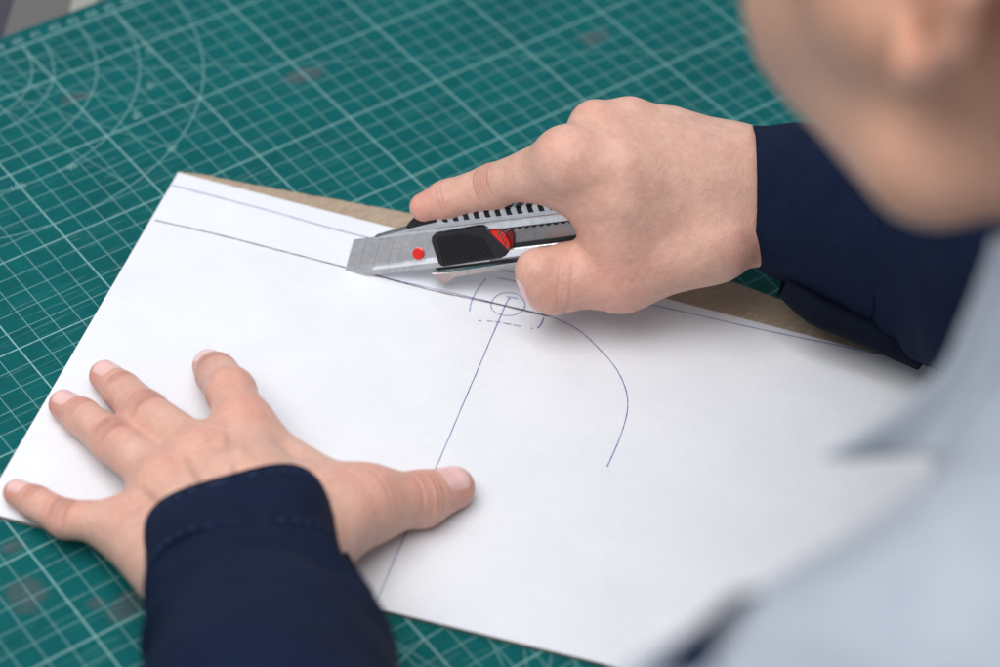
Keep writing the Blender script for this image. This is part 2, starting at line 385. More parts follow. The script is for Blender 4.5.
ribbon('cut_line', pix([(348, 268.5), (372, 274.7), (400, 282), (440, 292), (490, 302.5), (520, 309.5), (548, 316)]), .055, MT['cut'], z=PZ+.004, n=14)
ribbon('pen_line', pix([(510, 299), (505, 306), (472, 383), (437, 465), (405, 535), (375, 605)]), .031, MT['pen'])
ribbon('pen_mark', pix([(486, 278), (478, 289), (472, 300), (469.5, 311)]), .029, MT['pen'])
ribbon('pen_mark', pix([(498, 278), (508, 279.5), (522, 283)]), .032, MT['pen'])
ribbon('pen_mark', pix([(478, 320.5), (495, 321.5), (515, 325), (533, 328.5)]), .032, MT['pen'], skip=.25)
ribbon('pen_mark', pix([(544, 317), (541, 324), (537.5, 328)]), .038, MT['pen'])
ribbon('pen_mark', pix([(506, 296.5), (512, 297.2), (518, 298.6)]), .034, MT['pen'])
circ = [(508+17*math.cos(a)*(1+.04*math.sin(3*a)), 304+11.5*math.sin(a)) for a in np.linspace(.2, 2*math.pi+.4, 17)]
ribbon('pen_circle', pix(circ), .027, MT['pen'])

# ------------------------------------------------------------------ utility knife
KT = at(347, 269, .25); kc = np.array([.603, -.798, 0]); kn0 = np.array([-.798, -.603, 0]); tilt = math.radians(20); ka = math.radians(20.5)
kup = np.array([0, 0, 1])*math.cos(tilt)-kn0*math.sin(tilt)
KX = kc*math.cos(ka)+kup*math.sin(ka); KY = -kc*math.sin(ka)+kup*math.cos(ka); KN = np.cross(KX, KY)
if KN @ (CAM-KT) < 0: KN = -KN
def kp(px, py, z=0.0):                      # pixel -> knife-plane coordinates at height z off the blade
    d = ray(px, py); s = ((KT+KN*z-CAM)@KN)/(d@KN); P = CAM+d*s-KT; return (float(P@KX), float(P@KY))
knife = empty('utility_knife', KT); tag(knife, 'steel snap-off utility knife with black slider held in the right hand', 'utility knife')
KM = np.eye(4); KM[:3, 0] = KX; KM[:3, 1] = KY; KM[:3, 2] = KN; KM[:3, 3] = KT*S
def kobj(name, bm, m, parent=knife, smooth=False):
    for v in bm.verts:
        x, y, z = v.co
        if name == 'upper_rail' and z > 0: z -= (y-.98)*.30     # pressed rails slope away from the slot
        if name == 'lower_rail' and z > 0: z -= (.12-y)*.34
        if name in ('blade', 'blade_edge', 'score_line', 'etched_mark'): z -= (y-.42)*.07
        v.co.z = z-.15*y
    me = bm_to(bm, name); me.transform(Matrix(KM.tolist())); return link(name, me, m, parent, smooth)
def kpoly(l, z=0.0): return [kp(x, y, z) for x, y in l]
def lin(a, b, t): return tuple(np.asarray(a)*(1-t)+np.asarray(b)*t)
REAR = 13.2
# blade: a slanted snap-off strip whose edge has sunk into the cut
bt0 = kp(352.7, 239.3); bb0 = kp(346, 268.5); yt = 1.20; yb = -.36
slant = (bt0[0]-bb0[0])/(bt0[1]-bb0[1]); bx = lambda y, off=0: bb0[0]+off+slant*(y-bb0[1])
bm = bmesh.new(); prism(bm, [(bx(yb), yb), (bx(yt), yt), (6.5, yt), (6.5, yb)], -.035, .035)
bl = kobj('blade', bm, MT['dullsteel'])
bm = bmesh.new(); prism(bm, [(bx(yb)-.004, yb-.004), (bx(.12)-.004, .12), (6, .12), (6, yb-.004)], .030, .041, .004, 1)
kobj('blade_edge', bm, MT['chrome'], bl)
for xs in (.62, 1.27, 1.92):
    bm = bmesh.new(); n = 9
    for i in range(n):
        y0 = 0+(yt-.05)*i/n; y1 = y0+yt/n*.62
        prism(bm, [(bx(y0, xs), y0), (bx(y0, xs)+.024, y0), (bx(y1, xs)+.024, y1), (bx(y1, xs), y1)], .034, .044)
    kobj('score_line', bm, MT['darksteel'], bl)
bm = bmesh.new()                               # faint etched maker's strokes, too small to read
for k in range(7):
    x0 = 2.15+k*.13
    for (ax, ay, bx_, by_) in ((0, .62, .02, .86), (.05, .62, .07, .86), (0, .62, .07, .645), (0, .84, .07, .865))[:2+(k*7) % 3]:
        prism(bm, [(x0+ax, ay), (x0+bx_+.012, ay), (x0+bx_+.012, by_), (x0+ax, by_)], .034, .037)
kobj('etched_mark', bm, MT['etch'], bl)
# steel channel
bm = bmesh.new(); prism(bm, [(1.35, -.38), (1.5, 1.2), (2.9, 1.36), (REAR, 1.36), (REAR, -.38)], -.20, -.05, .03)
sheath = kobj('sheath', bm, MT['chrome'])
bm = bmesh.new(); prism(bm, [(1.10, -.41), (1.17, .0), (4.2, .07), (REAR, .12), (REAR, -.36), (9, -.36)], -.05, .17, .045, 3); kobj('lower_rail', bm, MT['chrome'], sheath)
bm = bmesh.new(); prism(bm, [(1.42, 1.17), (1.46, 1.25), (2.9, 1.42), (REAR, 1.42), (REAR, .98), (7.2, .98), (5, 1.1), (4, 1.17)], -.05, .17, .045, 3); kobj('upper_rail', bm, MT['chrome'], sheath)
bm = bmesh.new(); prism(bm, [(1.5, 1.24), (1.6, 1.30), (3.0, 1.52), (3.2, 1.46), (3.0, 1.42)], -.12, .10, .02); kobj('nose_plate', bm, MT['darksteel'], sheath)
bm = bmesh.new(); prism(bm, [(6.9, .12), (6.9, .98), (REAR, .98), (REAR, .12)], -.045, .02, .01)
ch = kobj('slide_channel', bm, MT['darksteel'], sheath)
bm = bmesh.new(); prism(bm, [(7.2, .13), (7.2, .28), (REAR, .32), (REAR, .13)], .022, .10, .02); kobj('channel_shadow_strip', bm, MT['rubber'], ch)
bm = bmesh.new(); pts = [(7.3, .985)]; x = 7.3
while x < 12.5: pts += [(x+.02, .86), (x+.16, .86), (x+.19, .93), (x+.30, .93)]; x += .32
pts += [(x, .985)]; prism(bm, pts, .03, .12, .008, 1); kobj('lock_teeth', bm, MT['rubber'], ch)
# spine grip: black with a row of bright ridges
g0 = kp(402, 233, .25); g1 = kp(408, 223.5, .25); g2 = kp(419, 219, .25)
bm = bmesh.new(); prism(bm, [(2.95, 1.40), (3.2, 1.72), (3.55, 1.86), (4.2, 1.88), (9, 1.86), (REAR, 1.82), (REAR, 1.40)], -.50, .22, .10, 3)
gr = kobj('spine_grip', bm, MT['rubber'], smooth=False)
bm = bmesh.new(); prism(bm, [(2.98, 1.37), (3.05, 1.46), (4.5, 1.62), (4.9, 1.56), (REAR, 1.52), (REAR, 1.37)], .18, .30, .03, 2); kobj('spine_strip', bm, MT['chrome'], gr)
k = 0; x = 4.55
while x < 12.2:
    bm = bmesh.new(); prism(bm, [(x, 1.50), (x-.07, 1.80), (x-.02, 1.87), (x+.20, 1.87), (x+.17, 1.80), (x+.24, 1.50)], -.42, .285, .04, 2); kobj('spine_ridge', bm, MT['chrome'], gr); x += .475
bm = bmesh.new(); prism(bm, [(4.1, -.50), (4.0, -.40), (9.5, -.34), (9.5, -.46)], -.12, .12, .02); kobj('clip_gap_shade', bm, MT['rubber'], sheath)  # black bar stands in for the shaded gap above the clip
# foot of the lower clip
bm = bmesh.new(); prism(bm, [kp(x, y, .1) for x, y in ((432, 271.5), (438, 278), (443, 281.5), (449, 280.5), (456, 275.5), (519, 265), (575, 256.5), (575, 252), (519, 260.5), (450, 271))], -.16, .20, .03, 2)
kobj('clip_foot', bm, MT['chrome'], sheath)
# slider
bm = bmesh.new(); prism(bm, kpoly([(429.5, 241), (431, 237.5), (434, 236), (478, 228.3), (483, 229), (508.5, 251.5), (507, 255), (503, 257.8), (442, 266.8), (439, 265.5)], .45), .06, .46, .09, 3)
sl = kobj('slider', bm, MT['rubber'])
a0, a1, c0, c1 = [np.array(kp(*q, .5)) for q in ((433.5, 239.5), (481, 231.5), (442, 263.8), (497, 255.6))]
for i in range(17):
    u = (i+.5)/17*.93+.01; p0, p1 = a0*(1-u)+a1*u, c0*(1-u)+c1*u
    p0 = p0*.97+p1*.03
    if u > .62: p0 = p0*(1-(u-.62)*.9)+p1*(u-.62)*.9
    w = .045; bm = bmesh.new(); prism(bm, [(p0[0]-w, p0[1]), (p0[0]+w, p0[1]), (p1[0]+w, p1[1]), (p1[0]-w, p1[1])], .44, .545, .03, 2)
    kobj('slider_ridge', bm, MT['rubber'], sl)
bm = bmesh.new(); prism(bm, kpoly([(486.5, 233.2), (494, 231.8), (497, 233), (503, 236), (508, 241), (510, 246), (508.5, 251), (504, 248.5)], .3), .05, .37, .05, 2)
rw = kobj('lock_wheel', bm, MT['red'])
bm = bmesh.new()
for k in range(5):
    x, y = kp(497.5+k*2.5, 233.3+k*3.6, .38); prism(bm, [(x-.035, y-.10), (x+.03, y-.08), (x+.05, y+.08), (x-.02, y+.09)], .36, .40, .01, 1)
kobj('wheel_notch', bm, MT['cut'], rw)
bm = bmesh.new(); prism(bm, kpoly([(505.5, 232.2), (511, 231.2), (513.5, 236), (513.5, 246), (511.5, 249), (511, 240)], .1), .02, .22, .03, 2)
m_ = plain('dark_red_plastic', (.16, .012, .012), .35, var=.2, bumpscale=400); kobj('wheel_stop', bm, m_, rw)
px_, py_ = kp(417.5, 254.3, .15)
bm = bmesh.new(); prism(bm, [(px_+.25*math.cos(a), py_+.25*math.sin(a)) for a in np.linspace(0, 2*math.pi, 25)[:-1]], -.03, .19, .06, 3)
kobj('red_pin', bm, MT['red'])

# ------------------------------------------------------------------ signed-distance bodies
def sdcone(P, a, b, ra, rb):
    ab = b-a; l2 = float(ab@ab); pa = P-a
    if l2 < 1e-9: return np.sqrt((pa*pa).sum(-1))-ra
    t = np.clip(pa@ab/l2, 0, 1); q = pa-t[..., None]*ab
    return np.sqrt((q*q).sum(-1))-(ra+(rb-ra)*t)
def smin(a, b, k):
    h = np.maximum(k-np.abs(a-b), 0)/k; return np.minimum(a, b)-h*h*k*.25
class Sdf:
    """groups of tapered bones; bones inside a group blend by k, groups blend by kout"""
    def __init__(s): s.g = []; s.cut = []; s.post = None
    def add(s, bones, k=.5, kout=.5):
        s.g.append(([(np.array(a, np.float32), np.array(b, np.float32), float(ra), float(rb)) for a, b, ra, rb in bones], k, kout)); return s
    def __call__(s, P, near=None):
        P = np.asarray(P, np.float32); out = None
        if near is not None: c, rad = near
        for bones, k, kout in s.g:
            d = None
            for a, b, ra, rb in bones:
                if near is not None and float(sdcone(c[None], a, b, ra, rb)[0]) > rad: continue
                q = sdcone(P, a, b, ra, rb); d = q if d is None else smin(d, q, k)
            if d is None: continue
            out = d if out is None else smin(out, d, kout)
        for a, b, ra, rb, k in s.cut:
            if out is None: break
            q = -sdcone(P, np.array(a, np.float32), np.array(b, np.float32), ra, rb); out = -smin(-out, -q, k)
        return np.full(P.shape[:-1], 9., np.float32) if out is None else out
    def bounds(s, pad):
        lo = np.min([np.minimum(a-ra, b-rb) for g in s.g for a, b, ra, rb in g[0]], 0)-pad
        hi = np.max([np.maximum(a+ra, b+rb) for g in s.g for a, b, ra, rb in g[0]], 0)+pad
        return lo, hi
def surface_nets(f, lo, hi, h, B=16, margin=2.2):
    n = np.ceil((hi-lo)/h).astype(int)+1; n = ((n+B-1)//B)*B
    D = np.full(n, 9., np.float32)
    ax = np.arange(B, dtype=np.float32)*h
    G = np.stack(np.meshgrid(ax, ax, ax, indexing='ij'), -1)
    nb = n//B; half = (B-1)*h/2; rad = half*1.75
    ctr = np.stack(np.meshgrid(*[np.arange(q)*B*h+half+l for q, l in zip(nb, lo)], indexing='ij'), -1).astype(np.float32)
    dc = f(ctr)
    for i, j, k in np.ndindex(*nb):
        sl_ = (slice(i*B, i*B+B), slice(j*B, j*B+B), slice(k*B, k*B+B))
        if abs(dc[i, j, k]) > rad+margin*.5: D[sl_] = dc[i, j, k]; continue
        org = np.array(lo, np.float32)+np.array((i, j, k), np.float32)*B*h
        D[sl_] = f(G+org, (ctr[i, j, k], rad+margin))
    neg = D < 0
    c = np.zeros(np.array(D.shape)-1, np.int8)
    offs = [(a, b, d) for a in (0, 1) for b in (0, 1) for d in (0, 1)]
    m = [x-1 for x in D.shape]
    for a, b, d in offs: c += neg[a:a+m[0], b:b+m[1], d:d+m[2]]
    act = np.argwhere((c > 0) & (c < 8)); idx = np.full(c.shape, -1, np.int32); idx[tuple(act.T)] = np.arange(len(act))
    acc = np.zeros((len(act), 3)); cnt = np.zeros(len(act))
    for p, q in [(p, q) for p in offs for q in offs if p < q and sum(abs(x-y) for x, y in zip(p, q)) == 1]:
        dp = D[act[:, 0]+p[0], act[:, 1]+p[1], act[:, 2]+p[2]]; dq = D[act[:, 0]+q[0], act[:, 1]+q[1], act[:, 2]+q[2]]
        x = (dp < 0) != (dq < 0); t_ = np.where(x, dp/np.where(x, dp-dq, 1), 0)
        acc += np.where(x[:, None], np.array(p)+t_[:, None]*(np.array(q)-np.array(p)), 0); cnt += x
    V = (act+acc/cnt[:, None])*h+np.array(lo)
    Q = []
    for axis in range(3):
        u, v = [(1, 2), (2, 0), (0, 1)][axis]
        s0 = [slice(0, x) for x in m]; s1 = [slice(0, x) for x in m]; s1[axis] = slice(1, m[axis]+1)
        A, Bb = neg[tuple(s0)], neg[tuple(s1)]
        E_ = np.argwhere(A != Bb); E_ = E_[(E_[:, u] > 0) & (E_[:, v] > 0)]
        if not len(E_): continue
        fl = A[tuple(E_.T)]
        def cell(du, dv):
            z = E_.copy(); z[:, u] -= du; z[:, v] -= dv; return idx[tuple(z.T)]
        q = np.stack([cell(1, 1), cell(0, 1), cell(0, 0), cell(1, 0)], 1)
        q[~fl] = q[~fl][:, ::-1]; Q.append(q[(q >= 0).all(1)])
    return V, np.concatenate(Q)
def vnormals(V, Q):
    n = np.cross(V[Q[:, 2]]-V[Q[:, 0]], V[Q[:, 3]]-V[Q[:, 1]]); out = np.zeros_like(V)
    for k in range(4):
        for a in range(3): out[:, a] += np.bincount(Q[:, k], n[:, a], len(V))
    return out/np.maximum(np.linalg.norm(out, axis=1), 1e-9)[:, None]

# ---- left hand, pressed flat on the paper (pixel, height) -> joints
A_ = lambda l: [at(*q) for q in l]
LH = dict(index=A_([(243, 424, 2.75), (231, 392, 2.55), (217, 374, 1.65), (209, 366, .95)]),
          middle=A_([(203, 455, 2.85), (146, 414, 1.75), (122, 391, 1.15), (105, 376, .88)]),
          ring=A_([(166, 482, 2.6), (113, 441, 1.6), (82, 417, 1.05), (64, 405, .82)]),
          pinky=A_([(124, 524, 2.0), (66, 519, 1.25), (36, 503, .92), (17, 493, .74)]),
          thumb=A_([(305, 535, 3.0), (366, 504, 2.1), (421, 499, 1.35), (453, 488, 1.0)]))
LR = dict(index=(1.02, .98, .85, .69), middle=(.98, .92, .77, .65), ring=(.95, .87, .74, .62), pinky=(.90, .74, .65, .54), thumb=(1.48, 1.20, 1.09, .87))
Lwr = at(243, 590, 4.2); Lfore = at(268, 690, 6.6)
Lel = np.array([-22.5, -57.5, 13.0])
def finger(model, J, r, k=.22, kout=.35): model.add([(J[i], J[i+1], r[i], r[i+1]) for i in range(len(J)-1)], k, kout)
lh = Sdf()
side = unit(np.cross([0, 0, 1], Lwr-LH['middle'][0])); side = side if side @ (LH['index'][0]-LH['pinky'][0]) > 0 else -side
cw = Lwr+unit(LH['middle'][0]-Lwr)*1.0
palm = []
for f_, o_, r_ in (('index', 1.5, 1.25), ('middle', .5, 1.35), ('ring', -.5, 1.3), ('pinky', -1.5, 1.15)):
    m_ = LH[f_][0]-np.array([0, 0, .12]); palm.append((cw+side*o_-np.array([0, 0, .3]), m_, r_+.25, {'index': 1.02, 'middle': 1.04, 'ring': 1.0, 'pinky': .93}[f_]))
palm += [(LH['pinky'][0]-[0, 0, .3], LH['ring'][0]-[0, 0, .3], .75, .85), (LH['ring'][0]-[0, 0, .3], LH['middle'][0]-[0, 0, .3], .85, .95), (LH['middle'][0]-[0, 0, .3], LH['index'][0]-[0, 0, .3], .95, .95)]
palm += [(cw+side*1.2-[0, 0, .6], LH['thumb'][1], 1.6, 1.25), (LH['thumb'][1]+[0, 0, .1], .6*LH['index'][0]+.4*cw, 1.1, 1.0), (LH['thumb'][1]-[0, 0, .2], LH['index'][0]-[0, 0, .5], .95, .9), (cw-side*1.6-[0, 0, .5], LH['pinky'][0]-[0, 0, .5], 1.5, .9)]
lh.add(palm, .95, .5)
for f_ in ('index', 'middle', 'ring', 'pinky'): finger(lh, LH[f_], LR[f_], .25, .42)
finger(lh, LH['thumb'], LR['thumb'], .3, .8)
lh.add([(cw+side*1.1, Lwr+side*1.2, 1.75, 1.75), (cw-side*1.1, Lwr-side*1.2, 1.7, 1.7), (Lwr+side*1.1, Lfore+side*1.4, 1.75, 2.3), (Lwr-side*1.1, Lfore-side*1.4, 1.7, 2.3)], 1.2, 1.2)
# webs between the spread fingers
for a, b in (('index', 'middle'), ('middle', 'ring'), ('ring', 'pinky')):
    lh.add([(LH[a][0]*.72+LH[a][1]*.28-[0, 0, .55], LH[b][0]*.72+LH[b][1]*.28-[0, 0, .55], .42, .42)], .3, .7)

# ---- right hand: index along the spine, thumb on the near face, the rest curled round the far side
KW = lambda x, y, z: KT+KX*x+KY*y+KN*z
RH = dict(index=A_([(567, 160, 8.0), (494, 186, 5.1), (447, 199, 4.05), (424, 207, 3.55)]),
          middle=A_([(595, 126, 8.2)])+[KW(8.6, 2.2, -2.6), KW(8.9, .2, -2.3), KW(9.8, -.7, -1.2)],
          ring=A_([(630, 122, 7.9)])+[KW(10.5, 2.6, -3.9), KW(10.6, .3, -2.8), KW(11.4, -.7, -1.4)],
          pinky=A_([(672, 130, 7.3)])+[KW(12.6, 2.2, -4.3), KW(12.5, .4, -3.0), KW(12.9, -.5, -1.7)],
          thumb=A_([(712, 240, 4.6), (622, 274, 3.3), (553, 285, 2.9), (537, 270, 3.7)]))
RR = dict(index=(1.04, .93, .78, .62), middle=(.90, .9, .8, .65), ring=(.84, .82, .75, .6), pinky=(.75, .72, .65, .55), thumb=(1.5, 1.32, 1.16, .90))
Rwr = at(752, 197, 5.0); Rfore = deep(905, 238, proj(Rwr)[2]-1.6); Rel = np.array([24.5, -54, 11.5])
rh = Sdf()
rax = unit(Rfore-Rwr); rsd = unit(np.cross(rax, unit(CAM-Rwr)))           # across the wrist, in the picture plane
if rsd @ RM[1] > 0: rsd = -rsd                                              # rsd points up in the picture
wc = Rwr-rax*.9
rp = []
for f_, o_, r_ in (('index', .55, 1.6), ('middle', 1.05, 1.35), ('ring', 1.15, 1.3), ('pinky', .9, 1.3)):
    rp.append((wc+rsd*o_-unit(CAM-wc)*({'index': 0, 'middle': .6, 'ring': 1.2, 'pinky': 1.8}[f_]), RH[f_][0], r_, {'index': 1.05, 'middle': .84, 'ring': .72, 'pinky': .7}[f_]))
rp += [(wc-rsd*.7, RH['thumb'][0], 1.75, 1.55), (RH['thumb'][0], RH['thumb'][1], 1.55, 1.3)]
dM, dT, dR = proj(RH['index'][0])[2], proj(RH['thumb'][0])[2], proj(Rwr)[2]
qa, qb, qc = deep(632, 170, dM+.5), deep(692, 184, (dM+dR)/2+.3), deep(615, 204, dM+.9)
qd, qe = deep(620, 240, (dM+dT)/2+.6), deep(684, 228, (dR+dT)/2+.05)
rp += [(RH['index'][0], qa, 1.05, 1.2), (qa, qb, 1.2, 1.55), (qb, wc, 1.55, 1.8), (RH['index'][0], qc, .95, 1.15), (qc, qb, 1.15, 1.5), (qc, qd, 1.15, 1.25), (qd, qe, 1.25, 1.75),
       (qe, wc, 1.75, 1.9), (qb, qe, 1.5, 1.7), (qd, RH['thumb'][1], 1.2, 1.3), (qa, RH['middle'][0], .8, .8), (qb, RH['ring'][0], 1.1, .72),
       (qc, .45*RH['index'][1]+.55*RH['index'][0]-[0, 0, .35], 1.0, .95)]
rh.add(rp, 1.1, .5)
finger(rh, RH['index'], RR['index'], .3, .55)
for f_ in ('middle', 'ring', 'pinky'): finger(rh, RH[f_], RR[f_], .25, .3)
finger(rh, RH['thumb'], RR['thumb'], .4, .6)
rh.add([(RH['thumb'][3]*.5+RH['thumb'][2]*.5, deep(566, 270, proj(RH['thumb'][2])[2]+.1), .95, 1.0), (deep(566, 270, proj(RH['thumb'][2])[2]+.1), RH['thumb'][1], 1.0, 1.2)], .6, .6)
rh.add([(wc+rsd*.95, Rwr+rsd*.85, 1.55, 1.55), (wc-rsd*.95, Rwr-rsd*.85, 1.6, 1.6), (Rwr+rsd*.85, Rfore+rsd*1.2, 1.55, 2.3), (Rwr-rsd*.85, Rfore-rsd*1.2, 1.6, 2.3)], 1.0, 1.2)

# ---- head, neck, trunk and upper arms
HEAD_P, HEAD_Y = math.radians(-4), math.radians(0)
HF = np.array([math.sin(HEAD_Y)*math.cos(HEAD_P), math.cos(HEAD_Y)*math.cos(HEAD_P), -math.sin(HEAD_P)])
HL = unit(np.cross([0, 0, 1], HF)); HU = np.cross(HF, HL)
EAR = deep(945, -15, 58); HO = EAR-(HL*7.6+HF*-1.0)
H_ = lambda x, y, z: HO+HL*x+HF*y+HU*z
Lsh = np.array([-14.0, -63.0, 26.5])+RM[0]*1.1+RM[1]*.7; Rsh = np.array([22.0, -66.5, 25.5])
nb = H_(0, -6.5, -11.0)+RM[0]*1.7
bd = Sdf()
head = [(H_(0, -2.5, 4), H_(0, 2.6, 4.4), 7.3, 7.0), (H_(0, -4.5, 1), H_(0, 2, 1), 6.6, 6.6)]
for sx_ in (1, -1):
    head += [(H_(sx_*2.9, 5.2, 0), H_(sx_*2.2, 6.3, -6), 3.9, 3.0), (H_(sx_*5.3, -.6, -6.9), H_(sx_*1.8, 7.4, -10.2), 2.1, 1.9), (H_(sx_*5.2, .8, -3.2), H_(sx_*3.2, 6, -7.5), 2.2, 2.2), (H_(sx_*4.6, 5.2, -1.6), H_(sx_*4.9, 2.5, -3.5), 2.1, 2.0),
             (H_(sx_*1.5, 8.6, 3.2), H_(sx_*4.6, 7.0, 3.0), .9, .8)]
bd.add(head, 1.6, 1.0)
bd.add([(H_(0, 9.3, 1.2), H_(0, 11.0, -2.6), .7, .95), (H_(0, 11.0, -2.7), H_(.9, 10.0, -2.9), .8, .7), (H_(0, 11.0, -2.7), H_(-.9, 10.0, -2.9), .8, .7)], .5, .7)
bd.add([(H_(-1.6, 9.0, -5.1), H_(1.6, 9.0, -5.1), .55, .55), (H_(-1.4, 8.9, -6.1), H_(1.4, 8.9, -6.1), .65, .65)], .25, .35)
for sx_ in (1, -1):                           # ears: rim, lobe and bowl
    e = lambda y, z, o=0: H_(sx_*(7.35+o), y-1.0, z)
    rim = [e(1.0, -1.2, -.3), e(.9, .6, .1), e(1.2, 2.2, .5), e(.3, 3.3, .9), e(-1.0, 3.2, 1.6), e(-1.9, 1.9, 1.95), e(-1.9, .2, 1.85), e(-1.2, -1.3, 1.35), e(-.1, -2.6, .5)]
    rr_ = [.30, .34, .36, .38, .40, .42, .42, .44, .62]
    bd.add([(rim[i], rim[i+1], rr_[i], rr_[i+1]) for i in range(len(rim)-1)]+[(e(-.1, -2.6, .5), e(.7, -2.3, .1), .62, .5)], .25, .35)
    bd.add([(e(-.6, 1.6, .55), e(-.5, -1.0, .45), .55, .6), (e(.2, 1.8, .2), e(.3, -.8, .1), .5, .5)], .4, .35)
    bd.add([(e(-1.0, 2.0, .95), e(-.9, -.4, .95), .3, .35)], .3, .3)
    bd.cut += [(e(-1.5, -2.6, -.2), e(-2.6, 0, -.1), .65, .8, .3), (e(-2.6, 0, -.1), e(-2.5, 2.6, .2), .8, .7, .3), (e(1.25, -1.4, .35), e(1.5, .6, .3), .22, .25, .25), (e(.1, .3, .75), e(-.2, -1.0, .7), .42, .38, .3)]
bd.add([(H_(0, -2.2, -3), nb, 5.0, 4.6), (H_(3.6, -.8, -4), nb+HF*1.5+HU*2.5+HL*2, 1.9, 1.6)], 1.5, 2.0)
bd.add([(nb, (Lsh+Rsh)/2+[0, -1, -2], 5.8, 7), (Lsh+[3, 0, -1], Rsh-[3, 0, 1], 4.0, 4.0), (nb, Lsh+[3, -1, 0], 3.0, 3.2), (nb, Rsh+[-3, -1, 0], 3.0, 3.2),
        ((Lsh+Rsh)/2+[-6, -2, -6], (Lsh+Rsh)/2+[-4, -12, -42], 9, 8.5), ((Lsh+Rsh)/2+[6, -2, -6], (Lsh+Rsh)/2+[4, -12, -42], 9, 8.5)], 3, 3)
Lmid = Lfore+unit(Lel-Lfore)*.5; Rmid = Rfore+unit(Rel-Rfore)*.5
bd.add([(Lsh, Lel, 3.8, 2.9), (Lel, Lfore+unit(Lel-Lfore)*3, 2.9, 3.0)], 1.2, 2)
bd.add([(Rsh, Rel, 4.9, 3.9), (Rel, Rfore+unit(Rel-Rfore)*3, 3.9, 3.2)], 1.2, 2)

def trim(V, Q, p, nrm):                        # drop everything past a plane, leaving one open rim
    keep = (V-p)@nrm < 0; q = Q[keep[Q].all(1)]; used = np.unique(q); mp = np.full(len(V), -1); mp[used] = np.arange(len(used)); return V[used], mp[q]
HR = .075
def hand_mesh(f, fore, wr):
    lo, hi = f.bounds(.3); V, Q = surface_nets(f, lo, hi, HR)
    ax_ = unit(fore-wr); return trim(V, Q, fore-ax_*1.0, ax_)
LV, LQ = hand_mesh(lh, Lfore, Lwr); RV, RQ = hand_mesh(rh, Rfore, Rwr)
lo, hi = bd.bounds(.6); BV, BQ = surface_nets(bd, lo, hi, .32, B=12, margin=3.5)
def trim_arm(V, Q, p, nrm):
    near = np.linalg.norm(V-p, axis=1) < 7.5; keep = ~(near & ((V-p)@nrm < 0)); q = Q[keep[Q].all(1)]
    used = np.unique(q); mp = np.full(len(V), -1); mp[used] = np.arange(len(used)); return V[used], mp[q]
la, ra_ = unit(Lel-Lfore), unit(Rel-Rfore)
BV, BQ = trim_arm(BV, BQ, Lfore+la*2.5, la); BV, BQ = trim_arm(BV, BQ, Rfore+ra_*2.5, ra_)

# creases and skin tone -------------------------------------------------------
def detail(V, Q, feats, tones, veins=()):
    n = vnormals(V, Q); disp = np.zeros(len(V)); col = np.zeros((len(V), 4)); col[:, 3] = 1
    for c, d, up, sig, wid, dep in feats:
        r = V-c; a = r@d; lat = np.cross(up, d); w_ = r@lat; z = r@up
        a = a+.10*w_*w_
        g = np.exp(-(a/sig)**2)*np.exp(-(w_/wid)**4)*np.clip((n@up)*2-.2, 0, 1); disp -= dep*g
        if dep > 0: col[:, 0] = np.maximum(col[:, 0], .45*g); col[:, 2] = np.maximum(col[:, 2], min(1, dep*14)*g)  # redness plus crease shade painted into the tone
    for c, rad, ch, amt in tones:
        g = amt*np.exp(-((V-c)**2).sum(1)/rad**2); col[:, ch] = np.maximum(col[:, ch], g)
    for P, rad, hgt in veins:
        best = np.full(len(V), 9.)
        for i in range(len(P)-1): best = np.minimum(best, sdcone(V.astype(np.float32), np.float32(P[i]), np.float32(P[i+1]), 0, 0))
        g = np.exp(-(best/rad)**2)*np.clip(n[:, 2]*2, 0, 1)
        disp += hgt*g
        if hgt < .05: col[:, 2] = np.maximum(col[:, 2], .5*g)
    return V+n*disp[:, None], col
def joint_creases(J, r, up, spec, wid=.75):
    out = []
    for j, offs_, dep in spec:
        d = unit(J[j+1]-J[j-1]) if 0 < j < len(J)-1 else unit(J[-1]-J[-2])
        u = unit(up-d*(up@d))
        for o_ in offs_:
            out.append((J[j]+d*o_+u*r[j]*.8, d, u, .055+.02*rng.random(), wid*r[j]*1.15, dep*(.7+.6*rng.random())))
    return out
UP = np.array([0, 0, 1.0])
fe, to = [], []
for f_ in ('middle', 'ring', 'pinky'):
    J, r = LH[f_], LR[f_]
    fe += joint_creases(J, r, UP, [(1, (-.40, -.24, -.05, .15, .33), .050), (2, (-.17, 0, .16), .036)])
    for j, o_ in ((1, 0.), (1, -.28), (1, .26)): pass
    to += [(J[1]+UP*r[1]*.8, 1.0, 0, .55), (J[2]+UP*.5, .75, 0, .38), (J[3]+UP*.3, 1.0, 0, .85), (J[0]+UP*.9, 1.2, 0, .30)]
J, r = LH['index'], LR['index']
fe += joint_creases(J, r, unit([-.1, .5, .8]), [(2, (-.2, .0, .18), .05)])
to += [(J[1]+UP*.7, 1.1, 0, .35), (J[2]+UP*.4, .8, 0, .5), (J[3]+UP*.3, .95, 0, .85), (J[0]+UP*.9, 1.3, 0, .45)]
J, r = LH['thumb'], LR['thumb']
fe += joint_creases(J, r, unit([-.2, -.35, 1]), [(2, (-.60, -.33, -.17, .12, .36), .030), (1, (-.1, .25), .02)], .8)
to += [(J[2]+UP*.8, 1.2, 0, .5), (J[3]+UP*.4, 1.2, 0, .85), (J[1]+UP, 1.5, 0, .45)]
ve = [([LH['ring'][0]*.5+LH['middle'][0]*.5+UP*.8, cw+UP*1.7-side*.2], .16, .035), ([LH['ring'][0]*.5+LH['pinky'][0]*.5+UP*.8, cw+UP*1.6-side*.9], .15, .03),
      ([LH['index'][0]*.5+LH['middle'][0]*.5+UP*.8, cw+UP*1.7+side*.5], .15, .02)]
